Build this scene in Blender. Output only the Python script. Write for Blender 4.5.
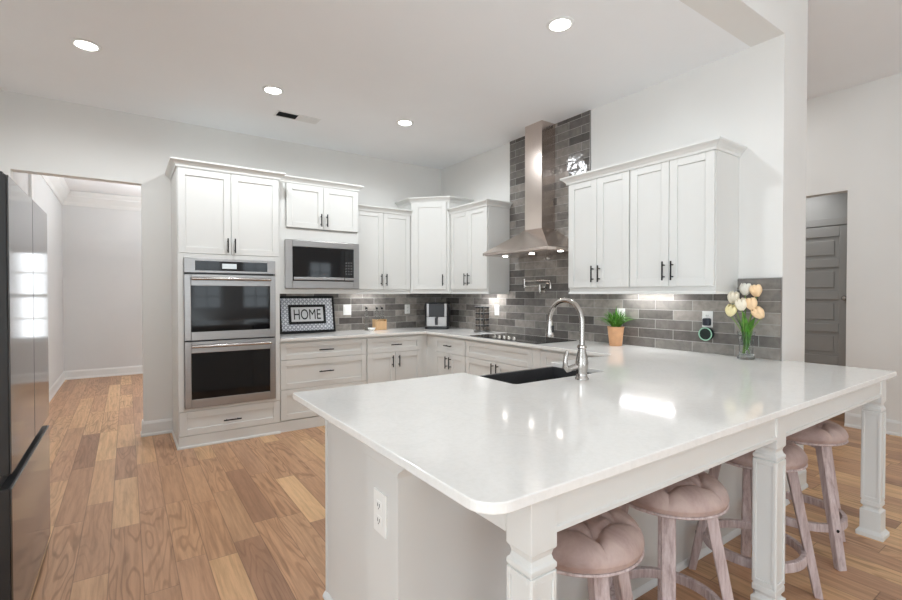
import bpy, bmesh, math, random
from mathutils import Vector, Matrix
random.seed(7)
PI = math.pi
S = bpy.context.scene
COL = S.collection
for o in list(bpy.data.objects):
    bpy.data.objects.remove(o)

# ------------------------------------------------------------------ camera, world, big lights, exposure
cd = bpy.data.cameras.new('camera'); cam = bpy.data.objects.new('camera', cd); COL.objects.link(cam)
cam.location = (-3.502, -5.2916, 1.3481)
cam.rotation_euler = (PI/2 - 0.013, 0, -0.6053)
cd.sensor_width = 36; cd.lens = 469.1*36/902; cd.clip_start = 0.05
S.camera = cam
w = bpy.data.worlds.new('world'); S.world = w; w.use_nodes = True
w.node_tree.nodes['Background'].inputs[0].default_value = (0.85, 0.93, 1.0, 1)
w.node_tree.nodes['Background'].inputs[1].default_value = 1.0
S.view_settings.view_transform = 'Standard'; S.view_settings.look = 'None'
S.view_settings.gamma = 1; S.view_settings.use_curve_mapping = False
S.view_settings.exposure = 0.20
S.cycles.diffuse_bounces = 8

def area(name, loc, rot, sx, sy, power, color=(1, 1, 1)):
    l = bpy.data.lights.new(name, 'AREA'); l.shape = 'RECTANGLE'; l.size = sx; l.size_y = sy
    l.energy = power; l.color = color
    o = bpy.data.objects.new(name, l); o.location = loc; o.rotation_euler = rot; COL.objects.link(o)
    return o
# daylight through the windows of the living area behind the camera and of the dining room
FRONT_WINDOWS = [(-4.6, 0.55), (-1.85, 0.35), (-0.70, 0.35), (1.15, 0.35)]
for x, hw in FRONT_WINDOWS:
    area('window_daylight', (x, -9.24, 1.62), (PI/2, 0, 0), hw*2, 1.36, 8*hw/0.35, (0.83, 0.925, 1.0))
ADDED_SIDE_WINDOWS = [-5.3, -6.9]  # unseen windows on the living room's left wall, added for brightness
for y in ADDED_SIDE_WINDOWS:
    area('window_daylight', (-7.14, y, 1.35), (PI/2, 0, -PI/2), 1.3, 2.2, 72, (0.83, 0.925, 1.0))
area('window_daylight', (-3.01, 4.40, 1.33), (-PI/2, 0, 0), 0.34, 1.3, 4, (0.97, 0.98, 1.0))

area('added_living_fill', (-2.8, -8.0, 0.6), (PI, 0, 0), 2.0, 2.0, 92, (0.79, 0.905, 1.0))  # unseen upward fill behind the camera, added to lift ceilings and walls
area('added_dining_fill', (-2.2, 2.2, 1.95), (PI, 0, 0), 1.2, 1.2, 60, (0.97, 0.985, 1.0))  # upward fill added to brighten the dining room, no fitting modelled
area('added_closet_fill', (3.0, -3.0, 2.58), (0, 0, 0), 0.4, 0.4, 3.2, (0.97, 0.985, 1.0))  # fill added to brighten the grey door and its walls, no fitting
area('added_passage_fill', (1.5, -2.6, 3.40), (0, 0, 0), 1.0, 1.0, 13, (0.97, 0.985, 1.0))  # unseen fill added for the passage beyond the wall end

# ------------------------------------------------------------------ helpers
class MB:
    def __init__(s): s.bm = bmesh.new()
    def box(s, x0, x1, y0, y1, z0, z1):
        x0, x1 = min(x0, x1), max(x0, x1); y0, y1 = min(y0, y1), max(y0, y1); z0, z1 = min(z0, z1), max(z0, z1)
        v = [s.bm.verts.new(p) for p in ((x0,y0,z0),(x1,y0,z0),(x1,y1,z0),(x0,y1,z0),(x0,y0,z1),(x1,y0,z1),(x1,y1,z1),(x0,y1,z1))]
        for f in ((0,3,2,1),(4,5,6,7),(0,1,5,4),(1,2,6,5),(2,3,7,6),(3,0,4,7)):
            s.bm.faces.new([v[i] for i in f])
        return s
    def hexa(s, b, t):
        v = [s.bm.verts.new(p) for p in list(b)+list(t)]
        for f in ((0,3,2,1),(4,5,6,7),(0,1,5,4),(1,2,6,5),(2,3,7,6),(3,0,4,7)):
            s.bm.faces.new([v[i] for i in f])
        return s
    def prism(s, poly, z0, z1):
        a = [s.bm.verts.new((x, y, z0)) for x, y in poly]; b = [s.bm.verts.new((x, y, z1)) for x, y in poly]
        s.bm.faces.new(a[::-1]); s.bm.faces.new(b)
        n = len(poly)
        for i in range(n): s.bm.faces.new((a[i], a[(i+1) % n], b[(i+1) % n], b[i]))
        return s
    def prism_x(s, poly, x0, x1):            # poly in (y, z)
        a = [s.bm.verts.new((x0, y, z)) for y, z in poly]; b = [s.bm.verts.new((x1, y, z)) for y, z in poly]
        s.bm.faces.new(a[::-1]); s.bm.faces.new(b); n = len(poly)
        for i in range(n): s.bm.faces.new((a[i], a[(i+1) % n], b[(i+1) % n], b[i]))
        return s
    def lathe(s, prof, c=(0,0,0), seg=32, axis='z', cap=True, sq=None):
        rings = []
        for r, z in prof:
            ring = []
            for i in range(seg):
                a = 2*PI*i/seg
                if axis == 'z': p = (c[0]+r*math.cos(a), c[1]+r*math.sin(a), c[2]+z)
                elif axis == 'y': p = (c[0]+r*math.cos(a), c[1]+z, c[2]+r*math.sin(a))
                else: p = (c[0]+z, c[1]+r*math.cos(a), c[2]+r*math.sin(a))
                ring.append(s.bm.verts.new(p))
            rings.append(ring)
        for k in range(len(rings)-1):
            for i in range(seg):
                j = (i+1) % seg
                s.bm.faces.new((rings[k][i], rings[k][j], rings[k+1][j], rings[k+1][i]))
        if cap:
            s.bm.faces.new(rings[0][::-1]); s.bm.faces.new(rings[-1])
        return s
    def cyl(s, c, r, h, axis='z', seg=24): return s.lathe([(r, 0), (r, h)], c, seg, axis)
    def square(s, prof, c=(0,0,0)):          # square lathe: (half width, z)
        rings = []
        for r, z in prof:
            rings.append([s.bm.verts.new((c[0]+a*r, c[1]+b*r, c[2]+z)) for a, b in ((-1,-1),(1,-1),(1,1),(-1,1))])
        for k in range(len(rings)-1):
            for i in range(4):
                j = (i+1) % 4
                s.bm.faces.new((rings[k][i], rings[k][j], rings[k+1][j], rings[k+1][i]))
        s.bm.faces.new(rings[0][::-1]); s.bm.faces.new(rings[-1])
        return s
    def tube(s, pts, r, seg=12, cap=True):
        pts = [Vector(p) for p in pts]; n = len(pts)
        rs = r if isinstance(r, (list, tuple)) else [r]*n
        t0 = (pts[1]-pts[0]).normalized()
        u = t0.orthogonal().normalized(); rings = []
        for i, p in enumerate(pts):
            t = ((pts[min(i+1, n-1)]-pts[max(i-1, 0)])).normalized()
            u = (u - t*u.dot(t)).normalized(); v = t.cross(u)
            rings.append([s.bm.verts.new(p + (u*math.cos(2*PI*k/seg) + v*math.sin(2*PI*k/seg))*rs[i]) for k in range(seg)])
        for k in range(n-1):
            for i in range(seg):
                j = (i+1) % seg
                s.bm.faces.new((rings[k][i], rings[k][j], rings[k+1][j], rings[k+1][i]))
        if cap:
            s.bm.faces.new(rings[0][::-1]); s.bm.faces.new(rings[-1])
        return s
    def sweep(s, path, prof, side=1, closed=False):   # plan path, profile (outward, z), mitred; outward = side * right-hand normal
        P = [Vector((p[0], p[1])) for p in path]; n = len(P); M = []
        for i in range(n):
            ds = []
            if i > 0 or closed: ds.append((P[i]-P[i-1]).normalized())
            if i < n-1 or closed: ds.append((P[(i+1) % n]-P[i]).normalized())
            ns = [Vector((d.y, -d.x))*side for d in ds]
            if len(ns) == 1: M.append(ns[0])
            else:
                m = ns[0]+ns[1]; M.append(m/(m.dot(ns[0])))
        rings = [[s.bm.verts.new((P[i].x+M[i].x*o, P[i].y+M[i].y*o, z)) for o, z in prof] for i in range(n)]
        k = len(prof)
        for i in range(n if closed else n-1):
            a, b = rings[i], rings[(i+1) % n]
            for j in range(k): s.bm.faces.new((a[j], a[(j+1) % k], b[(j+1) % k], b[j]))
        if not closed:
            s.bm.faces.new(rings[0]); s.bm.faces.new(rings[-1][::-1])
        return s
    def build(s, name, mat, parent=None, bevel=0, smooth=False, seg=2):
        bmesh.ops.recalc_face_normals(s.bm, faces=s.bm.faces[:])
        me = bpy.data.meshes.new(name); s.bm.to_mesh(me); s.bm.free()
        me.materials.append(mat)
        o = bpy.data.objects.new(name, me); COL.objects.link(o)
        if parent is not None: o.parent = parent
        if smooth:
            me.polygons.foreach_set('use_smooth', [True]*len(me.polygons))
            try: me.set_sharp_from_angle(angle=math.radians(40))
            except Exception: pass
        if bevel:
            m = o.modifiers.new('bevel', 'BEVEL'); m.width = bevel; m.segments = seg
            m.limit_method = 'ANGLE'; m.angle_limit = math.radians(40); m.harden_normals = False
        return o

def thing(name, label, cat, loc=(0,0,0), rz=0, group=None):
    o = bpy.data.objects.new(name, None); COL.objects.link(o); o.empty_display_size = 0.05
    o.location = loc; o.rotation_euler = (0, 0, rz); o['label'] = label; o['category'] = cat
    if group: o['group'] = group
    return o
def tag(o, label, cat, group=None):
    o['label'] = label; o['category'] = cat
    if group: o['group'] = group
    return o
def struct(name, mb, mat, bevel=0, parent=None):
    o = mb.build(name, mat, parent, bevel)
    if parent is None: o['kind'] = 'structure'
    return o
def dup(root, label, loc=None, rz=None):
    r = root.copy(); COL.objects.link(r); r['label'] = label
    if loc is not None: r.location = loc
    if rz is not None: r.rotation_euler = (0, 0, rz)
    for ch in list(root.children):
        c = ch.copy(); COL.objects.link(c); c.parent = r
        for g in list(ch.children):
            d = g.copy(); COL.objects.link(d); d.parent = c
    return r

# ------------------------------------------------------------------ materials
def srgb(r, g, b):
    f = lambda c: (c/255/12.92) if c/255 <= 0.04045 else ((c/255+0.055)/1.055)**2.4
    return (f(r), f(g), f(b), 1)
class NT:
    def __init__(s, name):
        s.m = bpy.data.materials.new(name); s.m.use_nodes = True; s.t = s.m.node_tree; s.n = s.t.nodes
        s.b = s.n['Principled BSDF']
    def new(s, typ, **kw):
        n = s.n.new(typ)
        for k, v in kw.items(): setattr(n, k, v)
        return n
    def link(s, a, b): s.t.links.new(a, b)
    def math(s, op, a, b=None, c=None):
        n = s.new('ShaderNodeMath', operation=op)
        for i, v in enumerate((a, b, c)):
            if v is None: continue
            if hasattr(v, 'is_output'): s.link(v, n.inputs[i])
            else: n.inputs[i].default_value = v
        return n.outputs[0]
    def noise(s, vec, scale, detail=3, rough=0.5, dist=0):
        n = s.new('ShaderNodeTexNoise'); n.inputs['Scale'].default_value = scale; n.inputs['Detail'].default_value = detail
        n.inputs['Roughness'].default_value = rough; n.inputs['Distortion'].default_value = dist
        if vec is not None: s.link(vec, n.inputs['Vector'])
        return n
    def ramp(s, fac, stops, interp='LINEAR'):
        r = s.new('ShaderNodeValToRGB'); r.color_ramp.interpolation = interp; e = r.color_ramp.elements
        while len(e) < len(stops): e.new(0.5)
        for i, (p, c) in enumerate(stops): e[i].position = p; e[i].color = c
        s.link(fac, r.inputs[0]); return r.outputs[0]
    def mix(s, fac, a, b, mode='MIX'):
        n = s.new('ShaderNodeMix', data_type='RGBA', blend_type=mode)
        for i, v in ((0, fac), (6, a), (7, b)):
            if hasattr(v, 'is_output'): s.link(v, n.inputs[i])
            else: n.inputs[i].default_value = v
        return n.outputs[2]
    def bump(s, h, strength, dist):
        n = s.new('ShaderNodeBump'); n.inputs['Strength'].default_value = strength; n.inputs['Distance'].default_value = dist
        s.link(h, n.inputs['Height']); s.link(n.outputs[0], s.b.inputs['Normal'])
    def coord(s): return s.new('ShaderNodeTexCoord').outputs['Object']
def plain(name, col, rough=0.5, metal=0.0, var=0.04, scale=6, bump=0.0, bscale=200, stretch=None, coat=0, spec=None, trans=0):
    t = NT(name); c = t.coord()
    if stretch:
        mp = t.new('ShaderNodeMapping'); mp.inputs['Scale'].default_value = stretch; t.link(c, mp.inputs[0]); c = mp.outputs[0]
    n = t.noise(c, scale, 3)
    lo = tuple(x*(1-var) for x in col[:3])+(1,); hi = tuple(min(1, x*(1+var)) for x in col[:3])+(1,)
    t.link(t.ramp(n.outputs[0], [(0.3, lo), (0.7, hi)]), t.b.inputs['Base Color'])
    t.b.inputs['Roughness'].default_value = rough; t.b.inputs['Metallic'].default_value = metal
    if coat: t.b.inputs['Coat Weight'].default_value = coat; t.b.inputs['Coat Roughness'].default_value = 0.05
    if spec is not None: t.b.inputs['Specular IOR Level'].default_value = spec
    if trans: t.b.inputs['Transmission Weight'].default_value = trans
    if bump: t.bump(t.noise(c, bscale, 2).outputs[0], bump, 0.002)
    return t.m
def emit(name, col, strength):
    t = NT(name); t.b.inputs['Base Color'].default_value = col
    t.b.inputs['Emission Color'].default_value = col; t.b.inputs['Emission Strength'].default_value = strength
    return t.m

M_wall = plain('wall_paint', srgb(226, 225, 222), 0.7, var=0.015, scale=2, bump=0.15)
M_ceil = plain('ceiling_paint', srgb(241, 243, 245), 0.85, var=0.01, scale=2, bump=0.1)
M_trim = plain('trim_paint', srgb(226, 227, 226), 0.35, var=0.01)
M_cab = plain('cabinet_paint', srgb(219, 219, 216), 0.32, var=0.01, scale=3)
M_hall = plain('hall_paint', srgb(212, 213, 213), 0.7, var=0.015, scale=2)
M_greydoor = plain('grey_door_paint', srgb(168, 167, 164), 0.4, var=0.02)
M_black = plain('black_metal', (0.012, 0.012, 0.013, 1), 0.35, 0.6, var=0.1)
M_blackplastic = plain('black_plastic', (0.012, 0.012, 0.014, 1), 0.3, var=0.1)
M_steel = plain('brushed_steel', (0.40, 0.39, 0.385, 1), 0.34, 1.0, var=0.06, scale=4, stretch=(2, 2, 90))
M_hood = plain('hood_steel', (0.66, 0.575, 0.525, 1), 0.23, 1.0, var=0.05, scale=4, stretch=(60, 60, 2))  # warm tint puts the wood floor's reflection into the base colour
M_chrome = plain('polished_nickel', (0.47, 0.445, 0.42, 1), 0.22, 1.0, var=0.03)
M_glassblack = plain('black_glass', (0.006, 0.006, 0.007, 1), 0.05, var=0.1, spec=0.38)
M_fridge = plain('black_stainless', (0.15, 0.152, 0.158, 1), 0.10, 1.0, var=0.05, scale=3, stretch=(1, 60, 1))
M_fridgeside = plain('charcoal_panel', (0.018, 0.018, 0.019, 1), 0.45, var=0.1)
M_outlet = plain('white_plastic', srgb(238, 238, 235), 0.3, var=0.01)
M_slot = plain('dark_slot', (0.03, 0.03, 0.03, 1), 0.6)
M_sink = plain('dark_composite', (0.045, 0.045, 0.047, 1), 0.35, var=0.3, scale=300)
M_lens = emit('lamp_lens', (1, 0.97, 0.92, 1), 14)
M_strip = emit('led_strip', (1, 0.98, 0.95, 1), 6)
M_display = emit('display_glow', (0.55, 0.6, 0.62, 1), 0.35)
M_terracotta = plain('peach_clay', srgb(208, 160, 120), 0.7, var=0.08, scale=20)
M_soil = plain('soil', (0.02, 0.013, 0.008, 1), 0.95, var=0.4, scale=80)
M_leaf = plain('grass_leaf', srgb(78, 132, 44), 0.45, var=0.5, scale=30)
M_stem = plain('tulip_stem', srgb(118, 150, 70), 0.5, var=0.15, scale=20)
M_cream = plain('cream_petal', srgb(246, 238, 218), 0.55, var=0.05, scale=30)
M_yellow = plain('yellow_petal', srgb(244, 232, 180), 0.55, var=0.06, scale=30)
M_peach = plain('peach_petal', srgb(246, 214, 172), 0.55, var=0.06, scale=30)
M_whiteleaf = plain('pale_petal', srgb(232, 230, 220), 0.55, var=0.05, scale=30)
M_bamboo = plain('bamboo', srgb(214, 176, 132), 0.5, var=0.12, scale=5, stretch=(20, 20, 1))
M_navy = plain('navy_plastic', (0.006, 0.01, 0.022, 1), 0.35)
M_mint = plain('mint_ring', srgb(150, 196, 172), 0.3)
M_mesh = plain('speaker_cloth', (0.012, 0.02, 0.018, 1), 0.8, var=0.5, scale=400)
M_spice = plain('spice_powder', srgb(104, 96, 88), 0.3, var=0.6, scale=60)
M_whitepanel = plain('sign_paper', srgb(226, 227, 230), 0.6, var=0.03)

def glass(name, tint=(1, 1, 1, 1)):
    t = NT(name); n = t.noise(t.coord(), 5, 1)
    lo = tuple(c*0.97 for c in tint[:3])+(1,)
    t.link(t.ramp(n.outputs[0], [(0.3, lo), (0.7, tint)]), t.b.inputs['Base Color'])
    t.b.inputs['Roughness'].default_value = 0.02; t.b.inputs['Transmission Weight'].default_value = 1; t.b.inputs['IOR'].default_value = 1.3
    return t.m
M_glass = glass('clear_glass', (0.95, 0.98, 0.98, 1))
def pane():
    t = NT('window_pane'); tr = t.new('ShaderNodeBsdfTransparent'); gl = t.new('ShaderNodeBsdfGlossy'); mx = t.new('ShaderNodeMixShader')
    gl.inputs['Roughness'].default_value = 0.03; n = t.noise(t.coord(), 3, 1)
    t.link(t.ramp(n.outputs[0], [(0, (0.96, 0.97, 0.97, 1)), (1, (1, 1, 1, 1))]), tr.inputs[0])
    mx.inputs[0].default_value = 0.06; t.link(tr.outputs[0], mx.inputs[1]); t.link(gl.outputs[0], mx.inputs[2])
    t.link(mx.outputs[0], t.n['Material Output'].inputs[0]); return t.m
M_pane = pane()

def quartz():
    t = NT('white_quartz'); c = t.coord()
    a = t.noise(c, 3, 6, 0.6, 1.2); b = t.noise(c, 60, 3, 0.6)
    v = t.math('ABSOLUTE', t.math('SUBTRACT', a.outputs[0], 0.5))
    vein = t.ramp(v, [(0.0, srgb(233, 232, 229)), (0.03, srgb(236, 235, 232)), (1, srgb(237, 236, 234))])
    sp = t.ramp(b.outputs[0], [(0.35, (0.965, 0.965, 0.96, 1)), (0.6, (1, 1, 1, 1))])
    t.link(t.mix(1, vein, sp, 'MULTIPLY'), t.b.inputs['Base Color'])
    t.b.inputs['Roughness'].default_value = 0.085; t.b.inputs['IOR'].default_value = 1.45
    return t.m
M_quartz = quartz()

def tiles(name, axis):                       # glazed grey subway tile, running bond
    t = NT(name); sp = t.new('ShaderNodeSeparateXYZ'); t.link(t.coord(), sp.inputs[0])
    u = sp.outputs[0] if axis == 'x' else t.math('MULTIPLY', sp.outputs[1], -1)
    v = t.math('SUBTRACT', sp.outputs[2], 1.452-0.0768*30)
    cb = t.new('ShaderNodeCombineXYZ'); t.link(t.math('ADD', u, 10.0 + (0.071 if axis == 'y' else 0.0)), cb.inputs[0]); t.link(v, cb.inputs[1])
    br = t.new('ShaderNodeTexBrick'); t.link(cb.outputs[0], br.inputs['Vector'])
    br.inputs['Scale'].default_value = 1; br.inputs['Brick Width'].default_value = 0.300; br.inputs['Row Height'].default_value = 0.0768
    br.inputs['Mortar Size'].default_value = 0.0021; br.inputs['Mortar Smooth'].default_value = 0.15
    br.inputs['Color1'].default_value = (0, 0, 0, 1); br.inputs['Color2'].default_value = (1, 1, 1, 1); br.inputs['Mortar'].default_value = (0.5, 0.5, 0.5, 1)
    br.offset = 0.5
    base = t.ramp(br.outputs['Color'], [(0.0, srgb(86, 82, 79)), (0.35, srgb(116, 112, 108)), (0.65, srgb(132, 128, 123)), (1.0, srgb(162, 156, 149))])
    n1 = t.noise(cb.outputs[0], 14, 4, 0.6, 0.5)
    mot = t.ramp(n1.outputs[0], [(0.3, (0.72, 0.72, 0.73, 1)), (0.7, (1.16, 1.15, 1.14, 1))])
    body = t.mix(1, base, mot, 'MULTIPLY')
    t.link(t.mix(br.outputs['Fac'], body, srgb(172, 170, 166)), t.b.inputs['Base Color'])
    rr = t.math('ADD', t.math('MULTIPLY', br.outputs['Fac'], 0.6), 0.12); t.link(rr, t.b.inputs['Roughness'])
    n2 = t.noise(cb.outputs[0], 9, 2, 0.5, 0.3)
    h = t.math('SUBTRACT', t.math('MULTIPLY', n2.outputs[0], 0.9), t.math('MULTIPLY', br.outputs['Fac'], 0.35))
    t.bump(h, 0.8, 0.009)
    return t.m
M_tile_x = tiles('grey_subway_tile_back', 'x'); M_tile_y = tiles('grey_subway_tile_right', 'y')

def floor_mat():
    t = NT('oak_planks'); sp = t.new('ShaderNodeSeparateXYZ'); t.link(t.coord(), sp.inputs[0]); X, Y = sp.outputs[0], sp.outputs[1]
    xs = t.math('DIVIDE', t.math('ADD', X, 0.02), 0.137); row = t.math('FLOOR', xs); fx = t.math('FRACT', xs)
    wn = t.new('ShaderNodeTexWhiteNoise', noise_dimensions='1D'); t.link(row, wn.inputs['W'])
    ys = t.math('DIVIDE', t.math('ADD', Y, t.math('MULTIPLY', wn.outputs[0], 9.0)), t.math('ADD', t.math('MULTIPLY', wn.outputs[0], 0.35), 0.75))
    pl = t.math('FLOOR', ys); fy = t.math('FRACT', ys)
    cb = t.new('ShaderNodeCombineXYZ'); t.link(row, cb.inputs[0]); t.link(pl, cb.inputs[1])
    w2 = t.new('ShaderNodeTexWhiteNoise', noise_dimensions='2D'); t.link(cb.outputs[0], w2.inputs['Vector']); rnd = w2.outputs['Value']
    base = t.ramp(rnd, [(0.0, srgb(162, 123, 96)), (0.2, srgb(196, 153, 117)), (0.45, srgb(186, 145, 114)), (0.65, srgb(208, 167, 126)), (0.85, srgb(222, 183, 138)), (1.0, srgb(178, 137, 107))])
    off = t.math('MULTIPLY', rnd, 60.0)
    g = t.new('ShaderNodeCombineXYZ'); t.link(t.math('MULTIPLY', X, 42), g.inputs[0]); t.link(t.math('MULTIPLY', Y, 2.2), g.inputs[1]); t.link(off, g.inputs[2])
    grain = t.noise(g.outputs[0], 1.0, 5, 0.65)
    gr = t.ramp(grain.outputs[0], [(0.30, (0.72, 0.69, 0.66, 1)), (0.60, (1.07, 1.06, 1.06, 1))])
    c2 = t.new('ShaderNodeCombineXYZ'); t.link(t.math('MULTIPLY', X, 7.0), c2.inputs[0]); t.link(t.math('MULTIPLY', Y, 0.9), c2.inputs[1]); t.link(off, c2.inputs[2])
    cat = t.noise(c2.outputs[0], 1.0, 2, 0.4)
    ring = t.math('SINE', t.math('MULTIPLY', cat.outputs[0], 95.0))
    rg = t.ramp(t.math('ADD', t.math('MULTIPLY', ring, 0.5), 0.5), [(0.0, (0.68, 0.63, 0.58, 1)), (0.32, (1, 1, 1, 1))])
    w3 = t.new('ShaderNodeTexWhiteNoise', noise_dimensions='3D'); t.link(cb.outputs[0], w3.inputs['Vector'])
    amt = t.ramp(w3.outputs['Value'], [(0.25, (0.15, 0.15, 0.15, 1)), (0.9, (0.95, 0.95, 0.95, 1))])
    col = t.mix(1, base, gr, 'MULTIPLY'); col = t.mix(amt, col, t.mix(1, col, rg, 'MULTIPLY'))
    kn = t.noise(c2.outputs[0], 2.3, 1, 0.3)
    kf = t.ramp(kn.outputs[0], [(0.78, (0, 0, 0, 1)), (0.84, (0.7, 0.7, 0.7, 1))])
    col = t.mix(kf, col, srgb(110, 74, 50))
    ex = t.math('MINIMUM', fx, t.math('SUBTRACT', 1, fx)); ey = t.math('MULTIPLY', t.math('MINIMUM', fy, t.math('SUBTRACT', 1, fy)), 6.5)
    e = t.ramp(t.math('MINIMUM', ex, ey), [(0.006, (1, 1, 1, 1)), (0.022, (0, 0, 0, 1))])
    col = t.mix(t.math('MULTIPLY', e, 0.55), col, srgb(92, 62, 42))
    t.link(col, t.b.inputs['Base Color'])
    t.b.inputs['Roughness'].default_value = 0.38
    t.bump(t.math('SUBTRACT', t.math('MULTIPLY', grain.outputs[0], 0.25), e), 0.25, 0.003)
    return t.m
M_floor = floor_mat()

def leather():
    t = NT('seat_leather'); c = t.coord(); n = t.noise(c, 7, 5, 0.65, 0.4)
    t.link(t.ramp(n.outputs[0], [(0.3, srgb(150, 126, 120)), (0.5, srgb(178, 154, 147)), (0.72, srgb(200, 178, 170))]), t.b.inputs['Base Color'])
    t.b.inputs['Roughness'].default_value = 0.5; t.bump(t.noise(c, 120, 3).outputs[0], 0.2, 0.002); return t.m
M_leather = leather()
def washwood():
    t = NT('whitewashed_wood'); mp = t.new('ShaderNodeMapping'); mp.inputs['Scale'].default_value = (30, 30, 3); t.link(t.coord(), mp.inputs[0])
    n = t.noise(mp.outputs[0], 2, 5, 0.7)
    t.link(t.ramp(n.outputs[0], [(0.28, srgb(146, 126, 122)), (0.5, srgb(188, 170, 168)), (0.72, srgb(212, 200, 200))]), t.b.inputs['Base Color'])
    t.b.inputs['Roughness'].default_value = 0.55; return t.m
M_wash = washwood()
def lattice():                               # grey and white round lattice of the sign's border
    t = NT('lattice_pattern'); sp = t.new('ShaderNodeSeparateXYZ'); t.link(t.coord(), sp.inputs[0]); k = PI/0.044
    a = t.math('MULTIPLY', t.math('SINE', t.math('MULTIPLY', sp.outputs[0], k)), t.math('SINE', t.math('MULTIPLY', sp.outputs[2], k)))
    b = t.math('ABSOLUTE', a)
    t.link(t.ramp(b, [(0.10, srgb(232, 235, 241)), (0.24, srgb(84, 92, 112)), (0.42, srgb(120, 128, 148)), (0.60, srgb(222, 226, 234)), (0.85, srgb(236, 238, 242))]), t.b.inputs['Base Color'])
    t.b.inputs['Roughness'].default_value = 0.5; return t.m
M_lattice = lattice()

# ------------------------------------------------------------------ room shell
H = 3.0255; H2 = 3.435; L = -4.011
struct('floor', MB().box(-7.1, 4.4, -9.2, 4.3, -0.06, 0), M_floor)
mb = MB().box(-4.70, -4.287, 0, 0.12, 0, H).box(-4.287, -3.377, 0, 0.12, 2.385, H).box(-3.377, 0.0, 0, 0.12, 0, H)
struct('wall_back', mb, M_wall)
struct('wall_right', MB().box(0, 0.376, L, 0.12, 0, H2), M_wall)
struct('wall_left', MB().box(-4.82, -4.70, L, 0.12, 0, H2), M_wall)
struct('wall_header', MB().box(-4.70, 0, L, L+0.2, H, H2), M_wall)
struct('ceiling', MB().box(-4.70, 0, L+0.2, 0.12, H, H+0.08), M_ceil)
struct('ceiling_living', MB().box(-7.1, 2.65, -9.2, L, H2, H2+0.08).box(0.376, 2.65, L, -0.9, H2, H2+0.08), M_ceil)
DY0, DY1, DZ = -3.655, -2.75, 2.40           # opening to the dim room on the right
mb = MB().box(2.526, 2.646, -9.2, DY0, 0, H2).box(2.526, 2.646, DY0, DY1, DZ, H2).box(2.526, 2.646, DY1, -0.9, 0, H2)
struct('wall_far_right', mb, M_wall)
struct('wall_passage', MB().box(0.376, 2.65, -0.9, -0.78, 0, H2), M_wall)
# living area behind the camera
mb = MB(); prev = -7.1
for x, hw in FRONT_WINDOWS:
    mb.box(prev, x-hw, -9.2, -9.05, 0, H2); mb.box(x-hw, x+hw, -9.2, -9.05, 0, 0.95); mb.box(x-hw, x+hw, -9.2, -9.05, 2.3, H2); prev = x+hw
mb.box(prev, 2.65, -9.2, -9.05, 0, H2)
struct('wall_front', mb, M_wall)
mb = MB().box(-7.1, -7.0, -9.05, -7.55, 0, H2).box(-7.1, -7.0, -6.25, -5.95, 0, H2).box(-7.1, -7.0, -4.65, L, 0, H2)
for a, b in ((-7.55, -6.25), (-5.95, -4.65)): mb.box(-7.1, -7.0, a, b, 0, 0.25).box(-7.1, -7.0, a, b, 2.45, H2)
struct('wall_living_left', mb, M_wall)
struct('wall_living_back', MB().box(-7.1, -4.82, L, L+0.12, 0, H2), M_wall)
n = 0
def window(cx, cy, z0, z1, hw, axis, rows=4, cols=2):
    global n; n += 1
    t = 0.05; mb = MB()
    def bx(u0, u1, a, b, d=0.03):
        if axis == 'x': mb.box(cx+u0, cx+u1, cy-d, cy+d, a, b)
        else: mb.box(cx-d, cx+d, cy+u0, cy+u1, a, b)
    bx(-hw, -hw+t, z0, z1); bx(hw-t, hw, z0, z1); bx(-hw+t, hw-t, z0, z0+t); bx(-hw+t, hw-t, z1-t, z1)
    zm = (z0+z1)/2; bx(-hw+t, hw-t, zm-0.025, zm+0.025)
    for i in range(1, cols): u = -hw+2*hw*i/cols; bx(u-0.01, u+0.01, z0+t, zm-0.025, 0.012); bx(u-0.01, u+0.01, zm+0.025, z1-t, 0.012)
    for i in range(1, rows):
        if i*2 == rows: continue
        z = z0+(z1-z0)*i/rows; bx(-hw+t, hw-t, z-0.01, z+0.01, 0.008)
    o = mb.build('window_%d' % n, M_trim); o['kind'] = 'structure'
    g = MB()
    if axis == 'x': g.box(cx-hw+t, cx+hw-t, cy-0.002, cy+0.002, z0+t, z1-t)
    else: g.box(cx-0.002, cx+0.002, cy-hw+t, cy+hw-t, z0+t, z1-t)
    g.build('pane', M_pane, o)
for x, hw in FRONT_WINDOWS: window(x, -9.10, 0.95, 2.3, hw, 'x')
for y in (-6.9, -5.3): window(-7.05, y, 0.25, 2.45, 0.65, 'y', 2, 2)

# dining room seen through the opening on the left
struct('wall_hall_left', MB().box(-4.44, -4.32, 0.12, 4.32, 0, 2.96), M_hall)
mb = MB().box(-4.32, -3.18, 4.2, 4.32, 0, 2.96).box(-3.18, -2.84, 4.2, 4.32, 0, 0.62).box(-3.18, -2.84, 4.2, 4.32, 2.02, 2.96).box(-2.84, -0.8, 4.2, 4.32, 0, 2.96)
struct('wall_hall_back', mb, M_hall)
struct('wall_hall_right', MB().box(-0.8, -0.68, 0.12, 4.32, 0, 2.96), M_hall)
struct('ceiling_hall', MB().box(-4.32, -0.8, 0.12, 4.2, 2.96, 3.02), M_ceil)
window(-3.01, 4.26, 0.62, 2.02, 0.17, 'x')
CROWN = [(0, 0), (0.012, 0), (0.03, 0.05), (0.085, 0.13), (0.085, 0.15), (0.11, 0.20), (0.11, 0.215), (0, 0.215)]
struct('trim_1', MB().sweep([(-4.32, 0.13), (-4.32, 4.2), (-0.8, 4.2)], [(o, 2.742+z) for o, z in CROWN], 1), M_trim)
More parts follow.
